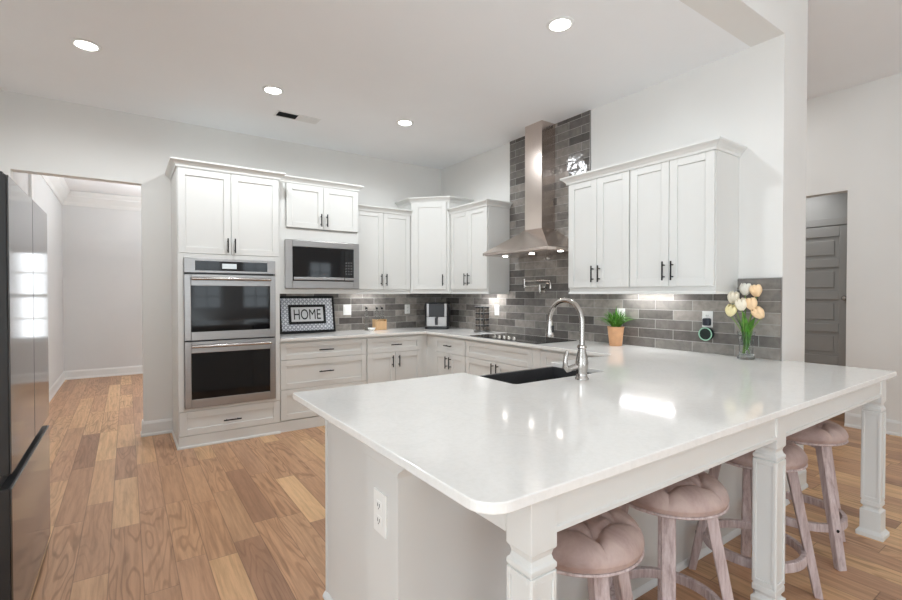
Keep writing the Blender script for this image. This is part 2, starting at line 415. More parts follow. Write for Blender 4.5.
# white casing standing on the dining room's left wall
struct('trim_2', MB().box(-4.32, -4.295, 1.15, 1.25, 0.14, 2.742), M_trim, 0.004)
BASE = [(0, 0), (0.022, 0), (0.022, 0.018), (0.014, 0.03), (0.014, 0.115), (0.006, 0.14), (0, 0.14)]
struct('baseboard_hall', MB().sweep([(-4.32, 0.13), (-4.32, 4.2), (-0.8, 4.2)], BASE, 1), M_trim)
struct('baseboard_back', MB().sweep([(-3.377, 0.12), (-3.377, 0), (-3.141, 0)], BASE, 1), M_trim)
struct('baseboard_far_right', MB().sweep([(2.526, DY0), (2.526, -9.05)], BASE, 1), M_trim)
struct('baseboard_right', MB().sweep([(0.05, L), (0.376, L), (0.376, -0.9)], BASE, 1), M_trim)
# dim room on the right with its closed panel door
struct('wall_closet', MB().box(3.36, 3.46, -4.3, -1.9, 0, 2.6).box(2.646, 3.36, -4.3, -4.2, 0, 2.6).box(2.646, 3.36, -2.0, -1.9, 0, 2.6), M_greydoor)
struct('ceiling_closet', MB().box(2.646, 3.46, -4.3, -1.9, 2.6, 2.66), M_ceil)
mb = MB(); y0, y1, zt = -3.50, -2.68, 2.14
sw = 0.125; mb.box(3.30, 3.34, y0, y0+sw, 0.01, zt).box(3.30, 3.34, y1-sw, y1, 0.01, zt)
zs = [0.01, 0.24, 0.60, 0.97, 1.34, 1.71, zt]
rails = [(0.01, 0.20), (0.52, 0.62), (0.90, 1.00), (1.28, 1.38), (1.66, 1.76), (2.02, zt)]
for a, b in rails: mb.box(3.30, 3.34, y0+sw, y1-sw, a, b)
for (a, b), (c, d) in zip(rails, rails[1:]): mb.box(3.318, 3.34, y0+sw, y1-sw, b, c); mb.box(3.306, 3.318, y0+sw+0.05, y1-sw-0.05, b+0.045, c-0.045)
dr = mb.build('door_1', M_greydoor, None, 0.004); dr['kind'] = 'structure'
MB().lathe([(0.028, 0), (0.028, 0.008), (0.012, 0.012), (0.012, 0.03), (0.027, 0.04), (0.03, 0.055), (0.02, 0.068), (0.004, 0.07)], (3.30, -3.44, 1.30), 20, 'x').build('door_knob', M_chrome, dr, smooth=True).scale = (1, 1, 1)
for ch in dr.children: ch.data.transform(Matrix.Translation((3.30, 0, 0)) @ Matrix.Scale(-1, 4, (1, 0, 0)) @ Matrix.Translation((-3.30, 0, 0)))
struct('trim_3', MB().box(3.30, 3.36, y0-0.09, y0-0.005, 0, zt+0.10).box(3.30, 3.36, y1+0.005, y1+0.09, 0, zt+0.10).box(3.30, 3.36, y0-0.005, y1+0.005, zt+0.01, zt+0.10), M_greydoor, 0.004)

# tiled backsplash: part of the walls
struct('wall_tile_back', MB().box(-2.284, -0.011, -0.011, 0, 0.9145, 1.452), M_tile_x)
mb = MB().prism([(0, 0.9145), (-L, 0.9145), (-L, 1.452), (2.4755, 1.452), (2.4755, H), (1.387, H), (1.387, 1.452), (0, 1.452)], -0.011, 0)
for v in mb.bm.verts: v.co = Vector((v.co.z, -v.co.x, v.co.y))
struct('wall_tile_right', mb, M_tile_y)
struct('trim_4', MB().box(-0.014, 0, 0-2.4785, -2.4755, 1.452, H).box(-0.014, 0, L-0.0005, L+0.0025, 0.9145, 1.455).box(-0.014, 0, L+0.0025, -3.75, 1.452, 1.455), M_steel)

# ------------------------------------------------------------------ cabinets
def handle(parent, x, z, yf, length, vertical):
    mb = MB(); h = length/2
    if vertical:
        mb.tube([(x, yf-0.030, z-h), (x, yf-0.030, z+h)], 0.0060, 10)
        for s in (-1, 1): mb.tube([(x, yf, z+s*h*0.62), (x, yf-0.030, z+s*h*0.62)], 0.0048, 8)
    else:
        mb.tube([(x-h, yf-0.030, z), (x+h, yf-0.030, z)], 0.0060, 10)
        for s in (-1, 1): mb.tube([(x+s*h*0.62, yf, z), (x+s*h*0.62, yf-0.030, z)], 0.0048, 8)
    mb.build('handle', M_black, parent, smooth=True)
def shaker(kind, parent, x0, x1, z0, z1, yf, hx=None, hz=None, vert=True, hl=0.13, fw=0.058):
    g = 0.002; x0 += g; x1 -= g; z0 += g; z1 -= g; T = 0.02; mb = MB()
    f = min(fw, (z1-z0)*0.30)
    mb.box(x0, x0+fw, yf, yf+T, z0, z1).box(x1-fw, x1, yf, yf+T, z0, z1).box(x0+fw, x1-fw, yf, yf+T, z0, z0+f).box(x0+fw, x1-fw, yf, yf+T, z1-f, z1)
    mb.box(x0+fw, x1-fw, yf+0.009, yf+T, z0+f, z1-f)
    o = mb.build(kind, M_cab, parent, 0.0018, seg=1)
    if hx is not None: handle(o, hx, hz, yf, hl, vert)
    return o
CRWN = [(0, 0), (0.010, 0), (0.014, 0.016), (0.030, 0.034), (0.046, 0.046), (0.050, 0.050), (0.050, 0.062), (0, 0.062)]
def crown(parent, path, z): MB().sweep(path, [(o, z+h) for o, h in CRWN], 1).build('crown_moulding', M_cab, parent)
def rail(parent, path, z0=1.347, z1=1.392):
    MB().sweep(path, [(0.004, z0), (0.004, z0+0.012), (-0.002, z0+0.02), (-0.002, z1), (-0.022, z1), (-0.022, z0)], 1).build('light_rail', M_cab, parent)

# tall oven cabinet
W = 0.853; D = 0.629
oc = thing('oven_cabinet', 'tall white shaker cabinet tower housing the double wall oven', 'cabinet', (-3.139, -0.001, 0))
mb = MB().box(0, 0.02, -D+0.02, 0, 0, 2.445).box(W-0.02, W, -D+0.02, 0, 0, 2.445).box(0.02, W-0.02, -0.02, 0, 0, 2.445)
mb.box(0.02, W-0.02, -D+0.02, -0.02, 1.665, 2.445).box(0.02, W-0.02, -D+0.02, -0.02, 0, 0.33)
mb.box(0.02, 0.045, -D+0.02, -D+0.06, 0.33, 1.665).box(W-0.045, W-0.02, -D+0.02, -D+0.06, 0.33, 1.665)
mb.build('carcass', M_cab, oc)
mb = MB().box(0, 0.046, -D, -D+0.0195, 0.32, 1.70).box(W-0.046, W, -D, -D+0.0195, 0.32, 1.70).box(0.046, W-0.046, -D, -D+0.0195, 1.662, 1.70).box(0.046, W-0.046, -D, -D+0.0195, 0.32, 0.342)
mb.build('face_frame', M_cab, oc, 0.0015, seg=1)
shaker('door', oc, 0.004, W/2, 1.702, 2.44, -D, W/2-0.03, 1.785, True)
shaker('door', oc, W/2, W-0.004, 1.702, 2.44, -D, W/2+0.03, 1.785, True)
shaker('drawer', oc, 0.004, W-0.004, 0.105, 0.318, -D, W/2, 0.205, False, 0.15)
MB().box(0, W, -D, -D+0.0195, 0.0, 0.103).sweep([(0, -0.001), (0, -D), (W, -D)], [(0, 0), (0.012, 0), (0.012, 0.012), (0.006, 0.02), (0, 0.02)], 1).build('toe_board', M_cab, oc)
MB().sweep([(0, -0.002), (0, -D), (W, -D), (W, -0.515)], [(o, 2.445+h) for o, h in CRWN], 1).build('crown_moulding', M_cab, oc)

# double wall oven
ov = thing('double_wall_oven', 'stainless steel double wall oven with black glass doors', 'oven', (-3.139, -0.002, 0))
x0, x1 = 0.047, W-0.043
MB().box(x0+0.01, x1-0.01, -D+0.021, -0.06, 0.345, 1.658).build('body', M_blackplastic, ov)
f = -D-0.018
MB().box(x0, x1, f, -D+0.02, 1.535, 1.660).build('control_panel', M_steel, ov, 0.003)
cp = MB().box(x0+0.085, x1-0.075, f-0.002, f, 1.555, 1.640).build('touch_display', M_glassblack, ov)
MB().box(x0+0.30, x0+0.42, f-0.003, f-0.002, 1.575, 1.62).build('lit_screen', M_display, cp)
def oven_door(z0, z1):
    d = MB(); a = 0.052
    d.box(x0, x0+a, f, -D+0.02, z0, z1).box(x1-a, x1, f, -D+0.02, z0, z1).box(x0+a, x1-a, f, -D+0.02, z0, z0+0.075).box(x0+a, x1-a, f, -D+0.02, z1-0.10, z1)
    o = d.build('door', M_steel, ov, 0.003)
    MB().box(x0+a, x1-a, f+0.002, f+0.02, z0+0.075, z1-0.10).build('glass', M_glassblack, o)
    mb = MB(); zz = z1-0.038; c = (x0+x1)/2
    mb.tube([(c-0.33+0.66*i/16, f-0.045-0.012*math.sin(PI*i/16), zz) for i in range(17)], 0.014, 14)
    for s in (-1, 1): mb.tube([(c+s*0.30, f, zz), (c+s*0.30, f-0.045, zz)], 0.011, 10)
    mb.build('handle', M_chrome, o, smooth=True)
oven_door(0.940, 1.520); oven_door(0.347, 0.928)

# microwave cabinet
mw0 = -2.284
mc = thing('microwave_cabinet', 'white upper cabinet holding the built-in microwave beneath two short doors', 'cabinet', (mw0, -0.001, 0))
W = 0.889; D = 0.45
mb = MB().box(0, 0.10, -D+0.02, 0, 1.350, 2.47).box(W-0.012, W, -D+0.02, 0, 1.350, 2.47).box(0.10, W-0.012, -D+0.02, 0, 1.905, 2.47).box(0.10, W-0.012, -D+0.02, 0, 1.350, 1.395).box(0.10, W-0.012, -0.02, 0, 1.395, 1.905)
mb.build('carcass', M_cab, mc)
MB().box(0, 0.104, -D, -D+0.0195, 1.35, 2.47).box(W-0.014, W, -D, -D+0.0195, 1.35, 2.47).box(0.104, W-0.014, -D, -D+0.0195, 1.90, 2.012).box(0.104, W-0.014, -D, -D+0.0195, 1.35, 1.40).build('face_frame', M_cab, mc, 0.0015, seg=1)
m = (0.108+W-0.012)/2
shaker('door', mc, 0.108, m, 2.022, 2.466, -D-0.0205, m-0.032, 2.115, True)
shaker('door', mc, m, W-0.012, 2.022, 2.466, -D-0.0205, m+0.032, 2.115, True)
MB().sweep([(0.0, -D), (W, -D), (W, -0.003)], [(o, 2.472+h) for o, h in CRWN], 1).build('crown_moulding', M_cab, mc)
mo = thing('microwave', 'built-in stainless microwave with a black glass front and side keypad', 'microwave', (mw0, -0.003, 0))
a, b = 0.092, 0.886
MB().box(a+0.02, b-0.02, -D+0.021, -0.03, 1.41, 1.89).build('body', M_blackplastic, mo)
f = -D-0.028; e = 0.075; zb, zt2 = 1.403, 1.895
MB().box(a, a+e, f, -D-0.0005, zb, zt2).box(b-e+0.01, b, f, -D-0.0005, zb, zt2).box(a+e, b-e+0.01, f, -D-0.0005, zb, zb+0.08).box(a+e, b-e+0.01, f, -D-0.0005, zt2-0.065, zt2).build('trim_frame', M_steel, mo, 0.004)
gl = MB().box(a+e, b-e-0.10, f-0.006, f+0.012, zb+0.082, zt2-0.067).build('door', M_glassblack, mo, 0.003)
MB().box(a+e+0.005, b-e-0.105, f-0.022, f-0.006, zb+0.088, zb+0.118).build('handle', M_steel, gl, 0.004)
kp = MB().box(b-e-0.098, b-e+0.01, f-0.006, f+0.012, zb+0.082, zt2-0.067).build('keypad', M_glassblack, mo, 0.003)
mb = MB()
for i in range(3):
    for j in range(5): mb.box(b-e-0.085+i*0.028, b-e-0.068+i*0.028, f-0.0065, f-0.006, zb+0.15+j*0.03, zb+0.165+j*0.03)
mb.build('buttons', plain('key_print', (0.10, 0.10, 0.10, 1), 0.5), kp)
MB().box(b-e-0.098, b-e+0.008, f-0.022, f-0.006, zb+0.088, zb+0.118).build('trim_strip', M_steel, kp, 0.004)

def upper(name, label, loc, rz, W, doors, ztop=2.285, D=0.329, z0=1.40, crown_path=None, rail_path=None):
    t = thing(name, label, 'cabinet', loc, rz)
    MB().box(0, W, -D+0.0205, 0, 1.392, ztop).build('carcass', M_cab, t)
    for (a, b, hx) in doors: shaker('door', t, a, b, z0, ztop-0.004, -D, hx, 1.512, True, 0.135)
    MB().sweep(crown_path, [(o, ztop-0.012+h) for o, h in CRWN], 1).build('crown_moulding', M_cab, t)
    rail(t, rail_path)
    return t
D = 0.329
W = 0.729
upper('wall_cabinet', 'white two-door wall cabinet between the microwave and the tall corner cabinet', (-1.394, -0.001, 0), 0, W,
      [(0.004, W/2, W/2-0.032), (W/2, W-0.004, W/2+0.032)], 2.305, D, crown_path=[(0, -D), (W, -D)], rail_path=[(0, -D+0.02), (W, -D+0.02)])
# range wall: local x runs toward the camera
W = 0.69
upper('wall_cabinet', 'white two-door wall cabinet between the tall corner cabinet and the range hood', (-0.001, -0.694, 0), -PI/2, W,
      [(0.004, W/2, W/2-0.032), (W/2, W-0.004, W/2+0.032)], 2.30, D, crown_path=[(0, -D), (W, -D), (W, -0.012)], rail_path=[(0, -D+0.02), (W, -D+0.02), (W, -0.013)])
W = 0.608
upper('wall_cabinet', 'white two-door wall cabinet right beside the range hood', (-0.001, -2.50, 0), -PI/2, W,
      [(0.004, W/2, W/2-0.032), (W/2, W-0.003, W/2+0.032)], 2.305, D, crown_path=[(0, -0.012), (0, -D), (W, -D)], rail_path=[(0, -0.013), (0, -D+0.02), (W, -D+0.02)])
W = 0.635
upper('wall_cabinet', 'white two-door wall cabinet above the tulips, nearest to the bare wall end', (-0.001, -3.109, 0), -PI/2, W,
      [(0.003, W/2, W/2-0.032), (W/2, W-0.004, W/2+0.032)], 2.305, D, crown_path=[(0, -D), (W, -D), (W, -0.003)], rail_path=[(0, -D+0.02), (W, -D+0.02), (W, -0.013)])
# diagonal corner cabinet, taller
cc = thing('corner_cabinet', 'tall diagonal white corner wall cabinet with a single door', 'cabinet', (0, 0, 0))
A = Vector((-0.662, -0.345)); B = Vector((-0.345, -0.692))
MB().prism([(-0.012, -0.012), (-0.662, -0.012), A, B, (-0.012, -0.692)], 1.352, 2.45).build('carcass', M_cab, cc)
MB().sweep([(-0.662, -0.012), A, B, (-0.012, -0.692)], [(o, 2.440+h) for o, h in CRWN], 1).build('crown_moulding', M_cab, cc)
dv = (B-A); ln = dv.length; ang = math.atan2(dv.y, dv.x)
shaker_parent = bpy.data.objects.new('door_panel_holder', None)
bpy.data.objects.remove(shaker_parent)
dd = shaker('door', cc, 0.03, ln-0.03, 1.40, 2.44, -0.0205, ln-0.07, 1.512, True, 0.135)
dd.location = (A.x, A.y, 0); dd.rotation_euler = (0, 0, ang)

# base cabinets
def base(label, loc, rz, W, fronts, D=0.61, parent=None):
    t = thing('base_cabinet', label, 'cabinet', loc, rz)
    MB().box(0, W, -D+0.0205, 0, 0.105, 0.887).build('carcass', M_cab, t)
    MB().box(0, W, -D+0.004, -D+0.03, 0, 0.104).build('toe_board', M_cab, t)
    for f in fronts:
        shaker(f[0], t, f[1], f[2], f[3], f[4], -D, *f[5:])
    return t
W = 0.910
base('white base cabinet with three wide drawers beside the oven tower', (-2.284, -0.012, 0), 0, W,
     [('drawer', 0.003, W-0.003, 0.700, 0.868, W/2, 0.784, False, 0.15), ('drawer', 0.003, W-0.003, 0.411, 0.700, W/2, 0.565, False, 0.15), ('drawer', 0.003, W-0.003, 0.112, 0.411, W/2, 0.27, False, 0.15)])
W = 0.69
base('white base cabinet with one drawer over two doors under the oil bottles', (-1.373, -0.012, 0), 0, W,
     [('drawer', 0.003, W-0.003, 0.700, 0.868, W/2, 0.784, False, 0.13), ('door', 0.003, W/2, 0.112, 0.700, W/2-0.04, 0.60, True, 0.13), ('door', W/2, W-0.003, 0.112, 0.700, W/2+0.04, 0.60, True, 0.13)])
t = thing('corner_base_cabinet', 'plain white filler cabinet in the inner corner of the counter', 'cabinet', (0, 0, 0))
MB().prism([(-0.012, -0.012), (-0.682, -0.012), (-0.682, -0.60), (-0.60, -0.60), (-0.60, -0.795), (-0.012, -0.795)], 0.0, 0.887).build('carcass', M_cab, t)
W = 0.59
base('white base cabinet with a small drawer over two doors left of the cooktop', (-0.012, -0.797, 0), -PI/2, W,
     [('drawer', 0.003, W-0.003, 0.700, 0.868, W/2, 0.784, False, 0.13), ('door', 0.003, W/2, 0.112, 0.700, W/2-0.035, 0.60, True, 0.13), ('door', W/2, W-0.003, 0.112, 0.700, W/2+0.035, 0.60, True, 0.13)])
W = 0.975
base('white base cabinet under the cooktop with a wide false front over two doors', (-0.012, -1.388, 0), -PI/2, W,
     [('false_front', 0.003, W, 0.700, 0.868), ('door', 0.003, W/2, 0.112, 0.700, W/2-0.035, 0.62, True, 0.13), ('door', W/2, W-0.003, 0.112, 0.700, W/2+0.035, 0.62, True, 0.13)])
W = 0.87
base('white base cabinet right of the cooktop behind the faucet', (-0.012, -2.365, 0), -PI/2, W,
     [('drawer', 0.10, W-0.003, 0.700, 0.868, 0.6, 0.784, False, 0.13), ('door', 0.10, W-0.003, 0.112, 0.700, 0.18, 0.60, True, 0.13)])

cbr = [o for o in bpy.data.objects if str(o.get('label', '')).endswith('cooktop behind the faucet')][0]
MB().box(0.0, 0.098, -0.61, -0.591, 0.105, 0.887).build('pilaster', M_cab, cbr, 0.0015)

# ------------------------------------------------------------------ worktop and peninsula
XL, XR, YF, YN = -2.907, 0.043, -3.2004, -4.558
SA, SB, SY = -1.972, -1.285, -3.622
def arc(cx, cy, r, a0, a1, n=8): return [(cx+r*math.cos(math.radians(a0+(a1-a0)*i/n)), cy+r*math.sin(math.radians(a0+(a1-a0)*i/n))) for i in range(n+1)]
poly = [(-2.284, -0.0115), (-0.0115, -0.0115), (-0.0115, L-0.002), (XR, L-0.002)]
poly += [(XR, YN+0.008), (XR-0.008, YN)] + arc(XL+0.07, YN+0.07, 0.07, 270, 180) + [(XL, YF-0.012), (XL+0.012, YF)]
poly += [(SA, YF), (SA, SY+0.03)] + arc(SA+0.03, SY+0.03, 0.03, 180, 270, 5)[1:] + arc(SB-0.03, SY+0.03, 0.03, 270, 360, 5) + [(SB, YF)]
poly += arc(-0.65-0.03, YF+0.03, 0.03, 270, 360, 4) + [(-0.65, -0.65), (-2.284, -0.65)]
wt = MB().prism(poly, 0.888, 0.914)
wt = wt.build('worktop', M_quartz, None, 0.003)
tag(wt, 'glossy white quartz worktop running along both walls and out over the peninsula', 'countertop')

pen = thing('peninsula_base', 'white peninsula base with panelled end and knee wall under the overhanging worktop', 'kitchen peninsula', (0, 0, 0))
KB, KF = -4.05, -3.83
MB().box(-2.772, SA-0.022, KF, YF-0.085, 0.0, 0.887).box(SA-0.022, SB+0.022, KF, YF-0.06, 0.0, 0.63).box(SB+0.022, -0.66, KF, YF-0.085, 0, 0.887).build('cabinet_body', M_cab, pen)
MB().box(-2.778, -2.7725, KF+0.001, YF-0.09, 0.0, 0.887).build('end_panel', M_cab, pen)
MB().box(-2.782, -2.765, YF-0.0845, YF-0.066, 0.0, 0.887).build('corner_stile', M_cab, pen, 0.003)
MB().box(-2.836, -0.003, KB, KF, 0, 0.887).build('knee_wall', M_cab, pen)
cov = [(KB+0.001, 0.887), (KB+0.001, 0.800), (KB-0.012, 0.800), (KB-0.018, 0.815), (KB-0.05, 0.838), (KB-0.085, 0.862), (KB-0.10, 0.868), (KB-0.10, 0.887)]
MB().prism_x(cov, -2.846, -2.778).build('corbel', M_cab, pen)
MB().box(-2.846, -2.8362, KB, KF+0.008, 0.81, 0.887).build('cap_trim', M_cab, pen, 0.003)
MB().sweep([(-2.7785, YF-0.066), (-2.7785, KF), (-2.836, KF), (-2.836, KB), (-0.003, KB)], [(0, 0), (0.016, 0), (0.016, 0.008), (0.011, 0.018), (0.004, 0.026), (0, 0.028)], 1).build('baseboard', M_trim, pen)
ap = [(-4.525, 0.888), (-4.525, 0.800), (-4.530, 0.797), (-4.530, 0.786), (-4.505, 0.786), (-4.505, 0.888)]
ap = [(y, min(z, 0.887)) for y, z in ap]
def apron_x(x0, x1): MB().prism_x(ap, x0, x1).build('apron', M_cab, pen)
PX = [-2.713, -1.414, -0.078]; PY = -4.488; hw = 0.0425
apron_x(PX[0]+hw, PX[1]-hw); apron_x(PX[1]+hw, PX[2]-hw)
mb = MB().box(-2.757, -2.735, KB-0.001, PY+hw+0.0005, 0.778, 0.887); mb.build('apron', M_cab, pen)
MB().box(-0.05, -0.03, L-0.045, PY+hw+0.0005, 0.786, 0.887).build('apron', M_cab, pen)
# turned square posts
POST = [(0.060, 0), (0.060, 0.022), (0.054, 0.030), (0.0455, 0.040), (0.0455, 0.146), (0.036, 0.152), (0.033, 0.160), (0.036, 0.168), (0.0425, 0.174), (0.0425, 0.196), (0.0385, 0.200),
        (0.0385, 0.700), (0.0425, 0.704), (0.0425, 0.716), (0.037, 0.722), (0.034, 0.734), (0.037, 0.746), (0.0425, 0.752), (0.0425, 0.760)]
for k, x in enumerate(PX):
    lab = ['white panelled square post at the near left corner of the peninsula', 'white panelled square post in the middle of the peninsula overhang', 'white panelled square post at the far right corner of the peninsula'][k]
    p = thing('support_post', lab, 'post', (x, PY, 0), 0, 'posts carrying the peninsula overhang')
    MB().square(POST+[(hw, 0.887)]).build('shaft', M_cab, p, 0.002)
    mb = MB()
    for ax in (0, 1):
        for s in (-1, 1):
            def fr(u0, u1, z0, z1):
                a, b = s*0.038, s*0.0435
                if ax == 0: mb.box(a, b, u0, u1, z0, z1)
                else: mb.box(u0, u1, a, b, z0, z1)
            fr(-0.0405, -0.028, 0.204, 0.698); fr(0.028, 0.0405, 0.204, 0.698); fr(-0.028, 0.028, 0.204, 0.222); fr(-0.028, 0.028, 0.680, 0.698)
    mb.build('panel_frame', M_cab, p, 0.0015, seg=1)
# farmhouse sink
sk = thing('kitchen_sink', 'dark composite apron-front sink set into the peninsula worktop', 'sink', (0, 0, 0))
a, b, c, d, z1, z0 = SA-0.018, SB+0.018, SY-0.018, YF-0.004, 0.8875, 0.65
MB().box(a, b, c, d, z0, z0+0.02).box(a, a+0.018, c, d, z0+0.02, z1).box(b-0.018, b, c, d, z0+0.02, z1).box(a+0.018, b-0.018, c, c+0.018, z0+0.02, z1).box(a+0.018, b-0.018, d-0.024, d, z0+0.02, z1).build('basin', M_sink, sk, 0.004)
MB().lathe([(0.045, 0), (0.045, 0.003), (0.03, 0.004), (0.028, 0.001)], ((a+b)/2, (c+d)/2, z0+0.0202), 24).build('drain', M_chrome, sk, smooth=True)
# faucet
fx, fy = -1.60, -3.712
fa = thing('faucet', 'brushed nickel gooseneck pull-down faucet standing behind the sink', 'faucet', (fx, fy, 0.9145))
MB().lathe([(0.034, 0), (0.034, 0.006), (0.028, 0.014), (0.026, 0.03), (0.031, 0.06), (0.032, 0.085), (0.027, 0.115), (0.021, 0.140), (0.019, 0.155), (0.024, 0.160), (0.024, 0.170), (0.017, 0.176)], seg=28).build('body', M_chrome, fa, smooth=True)
R = 0.110; zc = 0.290
pts = [(0, 0, 0.17), (0, 0, 0.22)] + [(0, R-R*math.cos(PI*i/20), zc+R*math.sin(PI*i/20)) for i in range(21)]
MB().tube(pts, 0.0135, 16).build('spout', M_chrome, fa, smooth=True)
hd = MB().lathe([(0.015, 0.0), (0.017, -0.006), (0.0165, -0.012), (0.017, -0.03), (0.021, -0.06), (0.0235, -0.085), (0.021, -0.092), (0.012, -0.093)], (0, 2*R, zc), 20).build('spray_head', M_chrome, fa, smooth=True)
MB().box(-0.006, 0.006, 2*R-0.026, 2*R-0.015, zc-0.066, zc-0.028).build('spray_button', M_blackplastic, hd, 0.003)
lv = MB().tube([(-0.02, 0.01, 0.066), (-0.05, 0.022, 0.058), (-0.074, 0.030, 0.054), (-0.084, 0.034, 0.064), (-0.085, 0.034, 0.095), (-0.081, 0.032, 0.125), (-0.073, 0.028, 0.150)], [0.016, 0.015, 0.017, 0.016, 0.011, 0.011, 0.006], 14)
lv.build('lever', M_chrome, fa, smooth=True)

# ------------------------------------------------------------------ range hood, cooktop, pot filler
ho = thing('range_hood', 'stainless pyramid range hood with tall chimney on the tiled wall', 'range hood', (-0.0125, 0, 0))
ya, yb, xd = -1.525, -2.435, -0.49
ca, cb_, cx = -1.82, -2.055, -0.185
MB().hexa([(xd, yb, 1.762), (0, yb, 1.762), (0, ya, 1.762), (xd, ya, 1.762)], [(cx, cb_, 1.985), (0, cb_, 1.985), (0, ca, 1.985), (cx, ca, 1.985)]).build('canopy', M_hood, ho, 0.002)
MB().box(xd, 0, yb, ya, 1.737, 1.762).build('rim', M_hood, ho, 0.002)
MB().box(cx+0.001, 0, cb_+0.001, ca-0.001, 1.985, H-0.001).build('chimney', M_hood, ho, 0.002)
un = MB().box(xd+0.02, -0.02, yb+0.02, ya-0.02, 1.732, 1.737).build('filter_panel', M_hood, ho)
for y in (-1.66, -2.04, -2.40): MB().lathe([(0.026, 0), (0.026, 0.004)], (-0.30, y, 1.728), 20).build('lamp', M_lens, un)
ck = thing('cooktop', 'black glass electric cooktop set into the worktop under the hood', 'cooktop', (0, 0, 0.9145))
MB().box(-0.595, -0.075, -2.385, -1.430, 0, 0.006).build('glass_top', M_glassblack, ck, 0.003)
M_ring = plain('burner_print', (0.06, 0.06, 0.062, 1), 0.2)
for (x, y, r) in ((-0.22, -1.68, 0.10), (-0.45, -1.64, 0.08), (-0.20, -2.18, 0.10), (-0.43, -2.22, 0.085)):
    mb = MB(); s = 40
    vi = [mb.bm.verts.new((x+(r-0.003)*math.cos(2*PI*i/s), y+(r-0.003)*math.sin(2*PI*i/s), 0.0063)) for i in range(s)]
    vo = [mb.bm.verts.new((x+r*math.cos(2*PI*i/s), y+r*math.sin(2*PI*i/s), 0.0063)) for i in range(s)]
    for i in range(s): mb.bm.faces.new((vi[i], vo[i], vo[(i+1) % s], vi[(i+1) % s]))
    mb.build('burner_ring', M_ring, ck)
for i in range(5):
    MB().lathe([(0.021, 0), (0.021, 0.006), (0.018, 0.010), (0.017, 0.026), (0.014, 0.029)], (-0.53, -1.76-i*0.068, 0.006), 20).build('knob', M_chrome, ck, smooth=True)
pf = thing('pot_filler', 'folded chrome pot filler mounted on the tile above the cooktop', 'faucet', (-0.0115, 0, 0))
mb = MB().lathe([(0.032, 0), (0.030, -0.008), (0.014, -0.012), (0.014, -0.07)], (0, -1.92, 1.395), 20, 'x').tube([(-0.07, -1.92, 1.36), (-0.07, -1.92, 1.44)], 0.015, 14)
mb.build('wall_flange', M_chrome, pf, smooth=True)
MB().tube([(-0.07, -1.92, 1.43), (-0.07, -1.71, 1.43)], 0.010, 12).tube([(-0.07, -1.70, 1.41), (-0.07, -1.70, 1.505)], 0.013, 12).build('lower_arm', M_chrome, pf, smooth=True)
MB().tube([(-0.07, -1.70, 1.482), (-0.07, -2.03, 1.482), (-0.07, -2.055, 1.474), (-0.07, -2.065, 1.45), (-0.07, -2.065, 1.41)], 0.010, 12).tube([(-0.07, -2.065, 1.425), (-0.07, -2.065, 1.40)], 0.014, 12).build('upper_arm', M_chrome, pf, smooth=True)
MB().tube([(-0.085, -1.92, 1.37), (-0.105, -1.96, 1.355), (-0.11, -1.975, 1.35)], 0.006, 8).build('lever', M_chrome, pf, smooth=True)
MB().tube([(-0.07, -2.065, 1.45), (-0.09, -2.03, 1.452)], 0.005, 8).build('lever', M_chrome, pf, smooth=True)

# ------------------------------------------------------------------ refrigerator
fr = thing('refrigerator', 'black stainless French-door refrigerator at the left edge', 'refrigerator', (-3.850, 0, 0))
y0, y1 = -2.985, -1.975; ym = -2.455
MB().box(-0.74, -0.075, y0+0.004, y1-0.004, 0.02, 1.765).build('cabinet', M_fridgeside, fr, 0.004)
for a, b in ((y0, ym-0.002), (ym+0.002, y1)):
    d_ = MB().box(-0.072, -0.006, a, b, 0.690, 1.78).build('door', M_fridgeside, fr, 0.003); MB().box(-0.0058, 0, a+0.001, b-0.001, 0.691, 1.779).build('steel_skin', M_fridge, d_, 0.003)
d_ = MB().box(-0.072, -0.006, y0, y1, 0.045, 0.640).build('freezer_drawer', M_fridgeside, fr, 0.003); MB().box(-0.0058, 0, y0+0.001, y1-0.001, 0.046, 0.639).build('steel_skin', M_fridge, d_, 0.003)
MB().box(-0.070, -0.035, y0+0.004, y1-0.004, 0.640, 0.690).build('handle_recess', M_blackplastic, fr)
MB().box(-0.70, -0.03, y0+0.02, y1-0.02, 0.0, 0.04).build('base_grille', M_blackplastic, fr)
for a in (y0+0.06, y1-0.06): MB().box(-0.09, -0.02, a-0.03, a+0.03, 1.781, 1.795).build('hinge_cover', M_fridgeside, fr, 0.003)

